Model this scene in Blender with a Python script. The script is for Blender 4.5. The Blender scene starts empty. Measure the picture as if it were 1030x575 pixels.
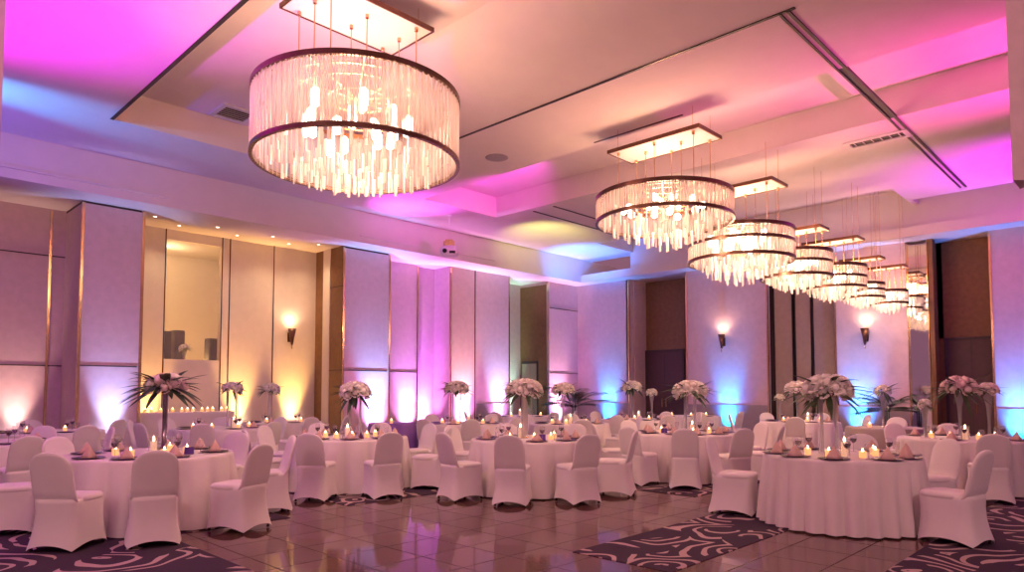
import bpy, math, random
from mathutils import Vector, Matrix
PI = math.pi
C = bpy.context.scene.collection
sc = bpy.context.scene
R = math.radians

# ------------------------------------------------------------------ mesh builder
class MB:
    def __init__(self):
        self.v, self.f, self.m = [], [], []
    def add(self, vs, fs, mi=0, M=None):
        o = len(self.v)
        if M is not None:
            vs = [tuple(M @ Vector(p)) for p in vs]
        self.v += [tuple(p) for p in vs]
        self.f += [tuple(i + o for i in f) for f in fs]
        self.m += [mi] * len(fs)
        return self
    def box(self, x0, x1, y0, y1, z0, z1, mi=0, M=None):
        vs = [(x, y, z) for z in (z0, z1) for (x, y) in ((x0, y0), (x1, y0), (x1, y1), (x0, y1))]
        fs = [(3, 2, 1, 0), (4, 5, 6, 7), (0, 1, 5, 4), (1, 2, 6, 5), (2, 3, 7, 6), (3, 0, 4, 7)]
        return self.add(vs, fs, mi, M)
    def rings(self, rings, cap0=True, cap1=True, mi=0, M=None):
        n = len(rings[0]); vs = [p for r in rings for p in r]; fs = []
        for k in range(len(rings) - 1):
            for i in range(n):
                j = (i + 1) % n
                fs.append((k * n + i, k * n + j, (k + 1) * n + j, (k + 1) * n + i))
        if cap0: fs.append(tuple(range(n - 1, -1, -1)))
        if cap1: fs.append(tuple((len(rings) - 1) * n + i for i in range(n)))
        return self.add(vs, fs, mi, M)
    def lathe(self, prof, n=20, mi=0, M=None, cap0=True, cap1=True):
        return self.rings([[(r * math.cos(2 * PI * i / n), r * math.sin(2 * PI * i / n), z) for i in range(n)]
                           for (r, z) in prof], cap0, cap1, mi, M)
    def tube(self, path, rad, n=8, mi=0, M=None):
        rs = []
        P = [Vector(p) for p in path]
        for k, p in enumerate(P):
            t = (P[min(k + 1, len(P) - 1)] - P[max(k - 1, 0)]).normalized()
            a = t.cross(Vector((0, 0, 1)) if abs(t.z) < .9 else Vector((1, 0, 0))).normalized(); b = t.cross(a)
            r = rad[k] if isinstance(rad, (list, tuple)) else rad
            rs.append([tuple(p + (a * math.cos(2 * PI * i / n) + b * math.sin(2 * PI * i / n)) * r) for i in range(n)])
        return self.rings(rs, True, True, mi, M)
    def mesh(self, name, mats, smooth=False):
        me = bpy.data.meshes.new(name)
        me.from_pydata(self.v, [], self.f)
        for m in (mats if isinstance(mats, (list, tuple)) else [mats]): me.materials.append(m)
        for p, mi in zip(me.polygons, self.m):
            p.material_index = mi; p.use_smooth = smooth
        me.update()
        return me
    def build(self, name, mats, parent=None, smooth=False, loc=(0, 0, 0), rz=0):
        return place(name, self.mesh(name, mats, smooth), parent, loc, rz)

def place(name, me, parent=None, loc=(0, 0, 0), rz=0):
    o = bpy.data.objects.new(name, me); C.objects.link(o)
    o.parent = parent; o.location = loc; o.rotation_euler = (0, 0, rz)
    return o
def tag(o, label, cat, group=None):
    o['label'] = label; o['category'] = cat
    if group: o['group'] = group
    return o
def thing(name, label, cat, loc=(0, 0, 0), rz=0, group=None):
    o = place(name, None, None, loc, rz)
    return tag(o, label, cat, group)
def struct(o):
    o['kind'] = 'structure'; return o
def copy_tree(o, kids, parent=None):
    c = o.copy(); C.objects.link(c); c.parent = parent
    for ch in kids.get(o.name, []): copy_tree(ch, kids, c)
    return c
def kid_map(root):
    d = {}
    def rec(o):
        d[o.name] = list(o.children)
        for c in o.children: rec(c)
    rec(root); return d
LABELS = set()

# ------------------------------------------------------------------ materials
def mat(name, col, rough=.6, metal=0., noise=0., nscale=20., bump=0., bscale=60., emit=None, estr=0., spec=.5, sheen=0., trans=0.):
    m = bpy.data.materials.new(name); m.use_nodes = True
    nt = m.node_tree; b = nt.nodes['Principled BSDF']
    b.inputs['Base Color'].default_value = (*col, 1); b.inputs['Roughness'].default_value = rough
    b.inputs['Metallic'].default_value = metal; b.inputs['Specular IOR Level'].default_value = spec
    if sheen: b.inputs['Sheen Weight'].default_value = sheen
    if trans: b.inputs['Transmission Weight'].default_value = trans
    if emit:
        b.inputs['Emission Color'].default_value = (*emit, 1); b.inputs['Emission Strength'].default_value = estr
    tc = nt.nodes.new('ShaderNodeTexCoord')
    if noise:
        n = nt.nodes.new('ShaderNodeTexNoise'); n.inputs['Scale'].default_value = nscale; n.inputs['Detail'].default_value = 3
        nt.links.new(tc.outputs['Object'], n.inputs['Vector'])
        r = nt.nodes.new('ShaderNodeValToRGB')
        r.color_ramp.elements[0].color = (*[c * (1 - noise) for c in col], 1)
        r.color_ramp.elements[1].color = (*[min(1, c * (1 + noise)) for c in col], 1)
        r.color_ramp.elements[0].position = .3; r.color_ramp.elements[1].position = .7
        nt.links.new(n.outputs['Fac'], r.inputs['Fac']); nt.links.new(r.outputs['Color'], b.inputs['Base Color'])
    if bump:
        n = nt.nodes.new('ShaderNodeTexNoise'); n.inputs['Scale'].default_value = bscale; n.inputs['Detail'].default_value = 2
        nt.links.new(tc.outputs['Object'], n.inputs['Vector'])
        bp = nt.nodes.new('ShaderNodeBump'); bp.inputs['Strength'].default_value = bump; bp.inputs['Distance'].default_value = .02
        nt.links.new(n.outputs['Fac'], bp.inputs['Height']); nt.links.new(bp.outputs['Normal'], b.inputs['Normal'])
    return m

def mixmat(name, a, b, fac, acol=(1, 1, 1), bcol=(1, 1, 1), brough=.1):
    m = bpy.data.materials.new(name); m.use_nodes = True
    nt = m.node_tree; nt.nodes.clear()
    out = nt.nodes.new('ShaderNodeOutputMaterial'); mx = nt.nodes.new('ShaderNodeMixShader'); mx.inputs[0].default_value = fac
    A = nt.nodes.new(a); B = nt.nodes.new(b)
    A.inputs['Color'].default_value = (*acol, 1); B.inputs['Color'].default_value = (*bcol, 1)
    for s in (A, B):
        if 'Roughness' in s.inputs and s.bl_idname == 'ShaderNodeBsdfGlossy': s.inputs['Roughness'].default_value = brough
    nt.links.new(A.outputs[0], mx.inputs[1]); nt.links.new(B.outputs[0], mx.inputs[2]); nt.links.new(mx.outputs[0], out.inputs[0])
    return m

M = {}
M['ceil'] = mat('ceiling_paint', (.78, .69, .70), .85, noise=.02, nscale=3)
M['fabric'] = mat('wall_fabric', (.66, .50, .55), .85, noise=.05, nscale=7, bump=.15, bscale=90)
M['cream'] = mat('cream_plaster', (.80, .72, .62), .8, noise=.03, nscale=5)
M['groove'] = mat('dark_groove', (.05, .035, .04), .6, noise=.2)
M['brass'] = mat('polished_brass', (.80, .58, .34), .16, 1., noise=.06, nscale=4)
M['brown'] = mat('brown_panel', (.20, .10, .045), .55, noise=.12, nscale=9)
M['door'] = mat('dark_door', (.075, .035, .045), .5, noise=.1, nscale=8)
M['taupe'] = mat('taupe_panel', (.36, .29, .25), .7, noise=.06, nscale=8)
M['wains'] = mat('grey_wainscot', (.34, .29, .32), .7, noise=.06, nscale=8)
M['mirror'] = mat('mirror_glass', (.82, .80, .80), .03, 1., noise=.02, nscale=2)
M['black'] = mat('black_metal', (.02, .018, .02), .4, .3, noise=.2)
M['blackp'] = mat('black_plastic', (.010, .009, .009), .5, noise=.2)
M['white'] = mat('white_plastic', (.75, .72, .72), .5, noise=.03)
M['bronze'] = mat('dark_bronze', (.16, .085, .06), .28, .9, noise=.15, nscale=6)
M['gold'] = mat('gold_metal', (.72, .50, .28), .25, 1., noise=.08, nscale=6)
M['cloth'] = mat('white_tablecloth', (.82, .77, .77), .85, noise=.02, nscale=5, bump=.12, bscale=140, sheen=.2)
M['cover'] = mat('white_stretch_cover', (.82, .78, .79), .75, noise=.02, nscale=4, bump=.08, bscale=180, sheen=.2)
M['greycloth'] = mat('grey_cloth', (.42, .37, .36), .85, noise=.04, nscale=6, bump=.12, bscale=140)
M['vlitcloth'] = mat('violet_lit_cloth', (.30, .16, .55), .85, noise=.05, nscale=6, bump=.12, bscale=140)  # violet light falling on this cloth is put into its base colour
M['plate'] = mat('dark_purple_charger', (.07, .025, .10), .3, noise=.1)
M['napkin'] = mat('blush_napkin', (.72, .50, .44), .8, noise=.04, bump=.1, bscale=150)
M['dnapkin'] = mat('plum_napkin', (.10, .03, .10), .8, noise=.08)
M['wine'] = mat('red_wine', (.05, .008, .04), .15, noise=.1)
M['petal'] = mat('blush_petal', (.96, .89, .85), .65, noise=.05, nscale=30)
M['petalw'] = mat('cream_petal', (.97, .94, .88), .65, noise=.05, nscale=30)
M['petalp'] = mat('pink_petal', (.95, .78, .77), .65, noise=.06, nscale=30)
M['leaf'] = mat('green_leaf', (.045, .085, .035), .5, noise=.3, nscale=12)
M['leafd'] = mat('dark_leaf', (.025, .06, .035), .5, noise=.3, nscale=12)
M['steel'] = mat('dark_steel', (.30, .26, .30), .22, 1., noise=.08)
M['pot'] = mat('dark_pot', (.06, .04, .04), .5, noise=.15)
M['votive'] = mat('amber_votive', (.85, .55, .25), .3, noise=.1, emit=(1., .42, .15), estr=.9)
M['flame'] = mat('candle_flame', (1., .8, .5), .5, noise=.02, emit=(1., .66, .32), estr=14)
M['wax'] = mat('candle_wax', (.95, .85, .7), .5, noise=.03, emit=(1., .55, .26), estr=.6)
M['bulb'] = mat('lit_bulb', (1., .9, .8), .4, noise=.01, emit=(1., .80, .58), estr=13)
M['lens'] = mat('lit_lens', (1., .9, .8), .4, noise=.01, emit=(1., .85, .65), estr=7)
M['card'] = mat('violet_card', (.10, .03, .30), .5, noise=.1)
M['screen'] = mat('tablet_screen', (.03, .12, .25), .2, noise=.1, emit=(.05, .35, .6), estr=.5)
M['glass'] = mixmat('clear_glass', 'ShaderNodeBsdfTransparent', 'ShaderNodeBsdfGlossy', .16, (.95, .93, .95), (1, 1, 1), .05)
M['vglass'] = mixmat('vase_glass', 'ShaderNodeBsdfTransparent', 'ShaderNodeBsdfGlossy', .28, (.90, .88, .90), (1, 1, 1), .06)
M['pane'] = mixmat('window_glass', 'ShaderNodeBsdfTransparent', 'ShaderNodeBsdfGlossy', .08, (.97, .96, .94), (1, 1, 1), .02)
def shade_mat(name, tcol, dens):
    m = bpy.data.materials.new(name); m.use_nodes = True
    nt = m.node_tree; nt.nodes.clear()
    out = nt.nodes.new('ShaderNodeOutputMaterial')
    t = nt.nodes.new('ShaderNodeBsdfTranslucent'); d = nt.nodes.new('ShaderNodeBsdfPrincipled'); tr = nt.nodes.new('ShaderNodeBsdfTransparent')
    t.inputs['Color'].default_value = (*tcol, 1); d.inputs['Base Color'].default_value = (*tcol, 1); d.inputs['Roughness'].default_value = .15
    tr.inputs['Color'].default_value = (1, .98, .97, 1)
    a = nt.nodes.new('ShaderNodeMixShader'); a.inputs[0].default_value = .5
    b = nt.nodes.new('ShaderNodeMixShader'); b.inputs[0].default_value = dens
    nt.links.new(t.outputs[0], a.inputs[1]); nt.links.new(d.outputs[0], a.inputs[2])
    nt.links.new(tr.outputs[0], b.inputs[1]); nt.links.new(a.outputs[0], b.inputs[2]); nt.links.new(b.outputs[0], out.inputs[0])
    return m
M['rodglass'] = shade_mat('glass_rod', (.92, .84, .82), .62)
M['crystal'] = shade_mat('crystal_bar', (.95, .90, .86), .8)

def tile_mat():
    m = bpy.data.materials.new('brown_floor_tile'); m.use_nodes = True
    nt = m.node_tree; b = nt.nodes['Principled BSDF']; N = nt.nodes.new; L = nt.links.new
    tc = N('ShaderNodeTexCoord'); mp = N('ShaderNodeMapping'); mp.inputs['Location'].default_value = (-.04, .06, 0)
    L(tc.outputs['Object'], mp.inputs['Vector'])
    br = N('ShaderNodeTexBrick'); br.offset = 0; br.squash = 1
    br.inputs['Scale'].default_value = 1; br.inputs['Brick Width'].default_value = .56; br.inputs['Row Height'].default_value = .56
    br.inputs['Mortar Size'].default_value = .008; br.inputs['Mortar Smooth'].default_value = .2; br.inputs['Bias'].default_value = 0
    br.inputs['Color1'].default_value = (.115, .056, .050, 1); br.inputs['Color2'].default_value = (.165, .084, .075, 1)
    br.inputs['Mortar'].default_value = (.05, .026, .028, 1)
    L(mp.outputs[0], br.inputs['Vector'])
    n = N('ShaderNodeTexNoise'); n.inputs['Scale'].default_value = 5; n.inputs['Detail'].default_value = 4
    L(tc.outputs['Object'], n.inputs['Vector'])
    mx = N('ShaderNodeMix'); mx.data_type = 'RGBA'; mx.blend_type = 'MULTIPLY'; mx.inputs[0].default_value = .5
    L(br.outputs['Color'], mx.inputs[6]); L(n.outputs['Color'], mx.inputs[7])
    hs = N('ShaderNodeHueSaturation'); hs.inputs['Saturation'].default_value = .95; hs.inputs['Value'].default_value = 1.25
    L(mx.outputs[2], hs.inputs['Color']); L(hs.outputs[0], b.inputs['Base Color'])
    r = N('ShaderNodeMapRange'); r.inputs[3].default_value = .03; r.inputs[4].default_value = .12
    L(n.outputs['Fac'], r.inputs[0])
    ra = N('ShaderNodeMath'); ra.operation = 'MAXIMUM'; L(r.outputs[0], ra.inputs[0])
    rm = N('ShaderNodeMath'); rm.operation = 'MULTIPLY'; rm.inputs[1].default_value = .5; L(br.outputs['Fac'], rm.inputs[0]); L(rm.outputs[0], ra.inputs[1]); L(ra.outputs[0], b.inputs['Roughness'])
    sm = N('ShaderNodeMapRange'); sm.inputs[3].default_value = .5; sm.inputs[4].default_value = .16; L(br.outputs['Fac'], sm.inputs[0]); L(sm.outputs[0], b.inputs['Specular IOR Level'])
    bp = N('ShaderNodeBump'); bp.inputs['Strength'].default_value = .25; bp.inputs['Distance'].default_value = .003; bp.invert = True
    L(br.outputs['Fac'], bp.inputs['Height']); L(bp.outputs[0], b.inputs['Normal'])
    return m
def carpet_mat():
    m = bpy.data.materials.new('scroll_carpet'); m.use_nodes = True
    nt = m.node_tree; b = nt.nodes['Principled BSDF']; N = nt.nodes.new; L = nt.links.new
    tc = N('ShaderNodeTexCoord')
    nz = N('ShaderNodeTexNoise'); nz.inputs['Scale'].default_value = 1.3; nz.inputs['Detail'].default_value = 1
    L(tc.outputs['Object'], nz.inputs['Vector'])
    va = N('ShaderNodeVectorMath'); va.operation = 'SCALE'; va.inputs['Scale'].default_value = .8
    L(nz.outputs['Color'], va.inputs[0])
    ad = N('ShaderNodeVectorMath'); ad.operation = 'ADD'; L(tc.outputs['Object'], ad.inputs[0]); L(va.outputs[0], ad.inputs[1])
    vo = N('ShaderNodeTexVoronoi'); vo.voronoi_dimensions = '2D'; vo.inputs['Scale'].default_value = 1.05; L(ad.outputs[0], vo.inputs['Vector'])
    s = N('ShaderNodeMath'); s.operation = 'MULTIPLY'; s.inputs[1].default_value = 37; L(vo.outputs['Distance'], s.inputs[0])
    si = N('ShaderNodeMath'); si.operation = 'SINE'; L(s.outputs[0], si.inputs[0])
    gt = N('ShaderNodeMath'); gt.operation = 'GREATER_THAN'; gt.inputs[1].default_value = .52; L(si.outputs[0], gt.inputs[0])
    n2 = N('ShaderNodeTexNoise'); n2.inputs['Scale'].default_value = 1.9; n2.inputs['Detail'].default_value = 0; L(tc.outputs['Object'], n2.inputs['Vector'])
    g2 = N('ShaderNodeMath'); g2.operation = 'GREATER_THAN'; g2.inputs[1].default_value = .46; L(n2.outputs['Fac'], g2.inputs[0])
    mu = N('ShaderNodeMath'); mu.operation = 'MULTIPLY'; L(gt.outputs[0], mu.inputs[0]); L(g2.outputs[0], mu.inputs[1])
    mx = N('ShaderNodeMix'); mx.data_type = 'RGBA'; L(mu.outputs[0], mx.inputs[0])
    mx.inputs[6].default_value = (.060, .042, .070, 1); mx.inputs[7].default_value = (.48, .35, .36, 1)
    L(mx.outputs[2], b.inputs['Base Color']); b.inputs['Roughness'].default_value = .95; b.inputs['Specular IOR Level'].default_value = .1
    n3 = N('ShaderNodeTexNoise'); n3.inputs['Scale'].default_value = 220; L(tc.outputs['Object'], n3.inputs['Vector'])
    bp = N('ShaderNodeBump'); bp.inputs['Strength'].default_value = .4; bp.inputs['Distance'].default_value = .01
    L(n3.outputs['Fac'], bp.inputs['Height']); L(bp.outputs[0], b.inputs['Normal'])
    return m
M['tile'] = tile_mat(); M['carpet'] = carpet_mat()

# ------------------------------------------------------------------ camera
CAMZ = 1.51; AZ = R(44.1)
cam = bpy.data.cameras.new('camera'); co = bpy.data.objects.new('camera', cam); C.objects.link(co)
co.location = (0, 0, CAMZ); co.rotation_euler = (R(93), 0, AZ - PI / 2)
cam.sensor_width = 36; cam.lens = 685 / 1030 * 36; cam.shift_y = (357.1 - 287.5) / 1030; cam.clip_end = 200
sc.camera = co
FWD = Vector((math.cos(AZ), math.sin(AZ), 0)); RGT = Vector((math.sin(AZ), -math.cos(AZ), 0))

# ------------------------------------------------------------------ room shell
SOF, ZL, ZH = 5.44, 6.27, 6.83
X1, Y1 = 20.05, 16.0
b = MB(); b.box(-7, 23.5, -7, 20, -.1, 0); struct(b.build('floor', M['tile']))
b = MB()
for (x0, x1, y0, y1) in ((-7, 2.65, 3, 17.25), (2.65, 4.05, 7.6, 17.25), (5.0, 7.0, 7.85, 10.3), (7.0, 10.2, 8.9, 11.5), (8.85, 11.5, 4.95, 6.9),
                         (5.05, 9.0, 3.05, 4.1), (6.3, 20.0, -7, 1.78)):
    b.box(x0, x1, y0, y1, 0, .006)
struct(b.build('carpet', M['carpet']))

# ceiling: low field, two raised slots running along Y, a raised slot by the back wall
b = MB()
b.box(-7, 3.54, -7, 15.3, ZL, ZL + .12)
b.box(3.54, 19.0, 13.2, 15.3, ZL, ZL + .12)
b.box(8.36, 10.45, -7, 13.2, ZL, ZL + .12)
b.box(13.0, 17.6, -7, 13.2, ZL, ZL + .12)
b.box(17.6, 19.0, -7, 4.6, ZL, ZL + .12)
# raised slot over the near chandelier: level, then sloping down to the low field
b.box(3.54, 6.3, -7, 13.2, ZH, ZH + .1)
b.add([(6.3, -7, ZH), (8.36, -7, ZL), (8.36, 13.2, ZL), (6.3, 13.2, ZH), (6.3, -7, ZH + .1), (8.36, -7, ZL + .1), (8.36, 13.2, ZL + .1), (6.3, 13.2, ZH + .1)],
      [(0, 3, 2, 1), (4, 5, 6, 7), (0, 1, 5, 4), (1, 2, 6, 5), (2, 3, 7, 6), (3, 0, 4, 7)])
b.box(3.44, 3.548, -7, 13.2, ZL + .004, ZH + .1)
b.box(3.44, 8.36, 13.19, 13.3, ZL + .004, ZH + .1)
# second slot
b.box(10.35, 13.1, -7, 13.2, ZH, ZH + .1)
b.box(10.35, 10.458, -7, 13.2, ZL + .004, ZH + .1)
b.box(12.99, 13.1, -7, 13.2, ZL + .004, ZH + .1)
b.box(10.35, 13.1, 13.19, 13.3, ZL + .004, ZH + .1)
# third slot and cove at the back wall
b.box(17.5, 19.7, 4.5, 13.2, ZH - .1, ZH)
b.box(17.5, 17.608, 4.5, 13.2, ZL + .004, ZH - .1)
b.box(17.5, 19.6, 13.19, 13.3, ZL + .004, ZH)
b.box(17.5, 19.6, 4.5, 4.608, ZL + .004, ZH)
b.box(19.0, 19.7, -7, 4.6, ZH - .1, ZH)
b.box(19.0, 20.05, 13.3, 16.0, ZL, ZL + .12)
b.box(19.6, 19.7, -7, 13.3, 5.66, ZH)
struct(b.build('ceiling', M['ceil']))
# soffits along both walls
b = MB(); b.box(-7, 21.6, 15.3, 15.45, SOF, ZL); b.box(-7, 21.6, 15.45, 17.6, SOF, SOF + .1); struct(b.build('trim_1', M['ceil']))
b = MB(); b.box(19.4, 19.5, -7, 15.3, SOF, 5.70); b.box(19.5, 21.6, -7, 15.3, SOF + .001, SOF + .08); b.box(19.5, 19.65, -7, 13.3, 5.62, 5.70); struct(b.build('trim_2', M['ceil']))
# ledges (thin light lines) on the left fascia
b = MB(); b.box(-7, 5.2, 15.24, 15.3, 5.62, 5.66); b.box(10, 12, 15.27, 15.3, 5.60, 5.625); b.box(13.5, 15, 15.27, 15.3, 5.62, 5.645); struct(b.build('trim_3', M['ceil']))
# dark slits and partition tracks in the ceiling
b = MB(); b.box(3.50, 3.56, -7, 13.2, ZL - .008, ZL + .02); struct(b.build('trim_4', M['black']))
b = MB(); b.box(8.345, 8.385, 3.2, 13.2, ZL - .012, ZL + .03); struct(b.build('trim_5', M['black']))
b = MB(); b.box(8.36, 18.6, 3.27, 3.31, ZL - .02, ZL + .03); b.box(8.36, 18.6, 3.38, 3.41, ZL - .02, ZL + .03); b.box(10.45, 13.0, 3.31, 3.38, ZL - .0, ZL + .03)
struct(b.build('trim_6', M['black']))
b = MB(); b.box(10.30, 10.34, 5.9, 7.8, ZL - .012, ZL + .02); struct(b.build('trim_7', M['bronze']))
b = MB()
for y, xa, xb in ((12.0, 13.2, 17.3), (11.3, 13.2, 17.3), (9.6, 13.2, 17.0)): b.box(xa, xb, y - .03, y + .03, ZL - .01, ZL + .02)
struct(b.build('trim_8', M['groove']))
# bulkheads whose ends show at the two upper corners of the view
def DPT(px, d): return FWD * d + RGT * ((px - 515) / 685 * d)
def bulk(n, px_pt, wid, zb):
    p = Vector(px_pt); u = RGT if wid > 0 else -RGT; w = abs(wid)
    q = [p, p + u * w, p + u * w + FWD * .3, p + FWD * .12 + u * .12]
    m = MB(); m.rings([[(v.x, v.y, zb) for v in q], [(v.x, v.y, ZL + .1) for v in q]]); return struct(m.build(n, M['fabric']))
bulk('trim_9', tuple(DPT(-9, 6.6)), -.3, 3.58)
bulk('trim_10', tuple(DPT(1026, 6.6)), .3, 3.58)

# left wall
def seam_h(b, x0, x1, y, z): b.box(x0, x1, y - .012, y + .02, z - .012, z + .012, 1)
b = MB()
b.box(-7, 3.9, 17.3, 17.5, 0, SOF)                                  # recessed bay at the left edge
seam_h(b, -7, 3.8, 17.3, 2.05); seam_h(b, -7, 3.8, 17.3, 4.42)
b.box(3.80, 4.93, 16.0, 17.5, 0, SOF - .05); seam_h(b, 3.83, 4.9, 16.0, 2.03); b.box(3.8, 4.93, 16.03, 17.5, SOF - .05, SOF, 1)
b.box(9.97, 11.45, 16.0, 17.5, 0, SOF - .05); seam_h(b, 10.0, 11.4, 16.0, 2.07); b.box(9.97, 11.45, 16.03, 17.5, SOF - .05, SOF, 1)
b.box(11.45, 13.13, 16.85, 17.5, 0, SOF); seam_h(b, 11.45, 13.1, 16.85, 2.09)
b.box(13.13, 14.0, 17.05, 17.5, 0, SOF)
b.box(13.98, 16.6, 16.25, 17.5, 0, SOF); b.box(15.02, 15.05, 16.235, 16.3, 0, SOF, 1)
b.box(15.1, 16.6, 16.23, 16.3, 0, 1.1, 2)
b.box(16.6, 18.45, 17.4, 17.5, 0, SOF)
b.box(18.40, 20.3, 16.0, 17.5, 0, SOF); seam_h(b, 18.45, 20.05, 16.0, 4.5); seam_h(b, 18.45, 20.05, 16.0, 2.15)
b.box(18.38, 18.41, 16.1, 17.38, 0, SOF - .1, 3)                      # brown side return
b.box(18.35, 18.39, 16.5, 17.3, 0, 2.6, 4); b.box(18.34, 18.37, 16.55, 17.25, .05, 2.5, 5)
struct(b.build('wall_left', [M['fabric'], M['groove'], M['wains'], M['brown'], M['groove'], M['taupe']]))
# amber niche: back wall with an opening, side return in three strips
b = MB()
NY = 17.4
b.box(4.9, 5.92, NY, NY + .15, 0, SOF); b.box(5.92, 7.25, NY, NY + .15, 0, 2.28); b.box(5.92, 7.25, NY, NY + .15, 5.2, SOF)
b.box(7.25, 10.0, NY, NY + .15, 0, SOF)
for x in (5.90, 7.27, 7.47, 8.67): b.box(x - .012, x + .012, NY - .012, NY + .02, 0 if x > 5.95 else 0, SOF, 1)
b.box(9.94, 9.98, 16.02, 16.62, 0, SOF, 2); b.box(9.92, 9.98, 16.62, 16.98, 0, SOF, 0); b.box(9.94, 9.98, 16.98, 17.4, 0, SOF, 2)
seam_b = [(9.935, 2.07), (9.935, 4.35)]
for x, z in seam_b: b.box(x - .006, x + .02, 16.02, 16.62, z - .01, z + .01, 1)
struct(b.build('wall_niche', [M['cream'], M['groove'], M['brown']]))
# the room seen through the opening
for nm, bx in (('wall_booth_back', (5.2, 8.4, 20.0, 20.1, 1.9, 5.4)), ('floor_booth', (5.2, 8.4, NY + .16, 20.0, 1.9, 2.0)), ('ceiling_booth', (5.2, 8.4, NY + .16, 20.0, 5.3, 5.4)),
               ('wall_booth_left', (5.1, 5.2, NY + .16, 20.1, 1.9, 5.4)), ('wall_booth_right', (8.4, 8.5, NY + .16, 20.1, 1.9, 5.4))):
    b = MB(); b.box(*bx); struct(b.build(nm, M['cream']))
w = MB(); w.box(5.92, 7.25, NY + .05, NY + .06, 2.28, 5.2); struct(w.build('window_1', M['pane']))

# back wall
b = MB()
b.box(X1, X1 + .2, 13.7, 16.2, 0, SOF); b.box(X1 - .02, X1 + .1, 13.7, 16.0, 0, 1.08, 2)
b.box(X1, X1 + 1.1, 13.68, 13.8, 0, SOF); b.box(X1 + .3, X1 + 1.1, 13.66, 13.7, 0, SOF, 0)
b.box(X1 + 1.05, X1 + 1.2, 11.2, 13.8, 2.95, SOF, 3)
b.box(X1 + 1.05, X1 + 1.2, 11.2, 12.1, 0, SOF, 3)
b.box(X1, X1 + .2, 8.72, 11.42, 0, SOF); b.box(X1 - .02, X1 + .1, 8.75, 11.40, 0, 1.08, 2)
b.box(X1 + .4, X1 + .5, 6.6, 8.8, 0, SOF, 1)                            # behind the folding panels
b.box(X1, X1 + .2, 4.95, 6.74, 0, SOF); b.box(X1 - .02, X1 + .1, 4.97, 6.72, 0, 1.08, 2)
b.box(X1, X1 + .3, 4.33, 4.45, 0, SOF, 3)
b.box(X1 + .75, X1 + .9, 3.0, 4.5, 2.9, SOF, 3); b.box(X1 + .1, X1 + .9, 4.4, 4.46, 0, SOF, 3); b.box(X1 + .75, X1 + .9, 4.28, 4.45, 0, SOF, 3)
b.box(X1, X1 + .9, -7, 3.10, 0, SOF); b.box(X1 - .02, X1 + .1, -7, 3.07, 0, 1.08, 2)
struct(b.build('wall_back', [M['fabric'], M['groove'], M['wains'], M['brown']]))
def dr(name, x, y0, y1, z1):
    b = MB(); b.box(x, x + .08, y0, y1, 0, z1); d = struct(b.build(name, M['door']))
    ym = (y0 + y1) / 2
    h = MB(); h.tube([(x - .05, ym + .08, .95), (x - .05, ym + .08, 1.25)], .014); h.tube([(x - .05, ym - .08, .95), (x - .05, ym - .08, 1.25)], .014)
    for s in (-.08, .08):
        for z in (.97, 1.23): h.tube([(x - .05, ym + s, z), (x + .01, ym + s, z)], .01)
    h.build('handle', M['brass'], d)
    f = MB(); f.box(x - .03, x + .1, y0 - .07, y0, 0, z1 + .07); f.box(x - .03, x + .1, y1, y1 + .07, 0, z1 + .07); f.box(x - .03, x + .1, y0, y1, z1, z1 + .07)
    f.box(x - .006, x, ym - .008, ym + .008, 0, z1)
    f.build('door_frame', M['groove'], d)
dr('door_1', X1 + 1.0, 12.17, 13.6, 2.9)
dr('door_2', X1 + .72, 3.17, 4.2, 2.83)
# folding partition panels
for i, (ya, yb) in enumerate(((8.04, 8.56), (7.50, 7.93), (6.84, 7.41))):
    m = MB(); m.box(X1 + .18, X1 + .3, ya, yb, .02, SOF - .04); o = m.build('folding_panel', M['taupe'])
    e = MB(); e.box(X1 + .16, X1 + .32, yb, yb + .03, .02, SOF - .04); e.box(X1 + .16, X1 + .32, ya - .03, ya, .02, SOF - .04); e.build('edge_strip', M['black'], o)
    tag(o, ['taupe folding wall panel nearest the left blue-lit sconce wall', 'middle one of the three taupe folding wall panels', 'taupe folding wall panel nearest the right sconce wall'][i], 'wall panel', 'taupe folding panels')
m = MB(); m.box(X1 + .02, X1 + .06, 4.47, 4.90, .02, SOF - .1); o = m.build('mirror_panel', M['mirror'])
e = MB(); e.box(X1, X1 + .08, 4.43, 4.47, 0, SOF - .06); e.box(X1, X1 + .08, 4.90, 4.94, 0, SOF - .06); e.build('mirror_frame', M['brass'], o)
tag(o, 'tall narrow brass-framed mirror panel beside the brown doorway recess', 'mirror')
# brass edge trims
n = 11
for (x, y, wx, wy) in ((3.785, 15.985, .05, .05), (4.93, 15.985, .06, .10), (9.95, 15.985, .05, .06), (11.45, 15.985, .05, .08), (13.11, 16.83, .05, .05), (3.50, 17.28, .05, .04),
                       (13.97, 16.23, .05, .05), (16.6, 16.24, .05, .06), (18.36, 15.985, .06, .05), (X1 - .015, 13.68, .05, .05), (X1 - .015, 11.40, .05, .05),
                       (X1 - .015, 8.68, .05, .05), (X1 - .015, 6.73, .05, .05), (X1 - .015, 3.08, .05, .05)):
    m = MB(); m.box(x, x + wx, y, y + wy, 0, SOF - .04); struct(m.build('trim_%d' % n, M['brass'])); n += 1

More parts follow.
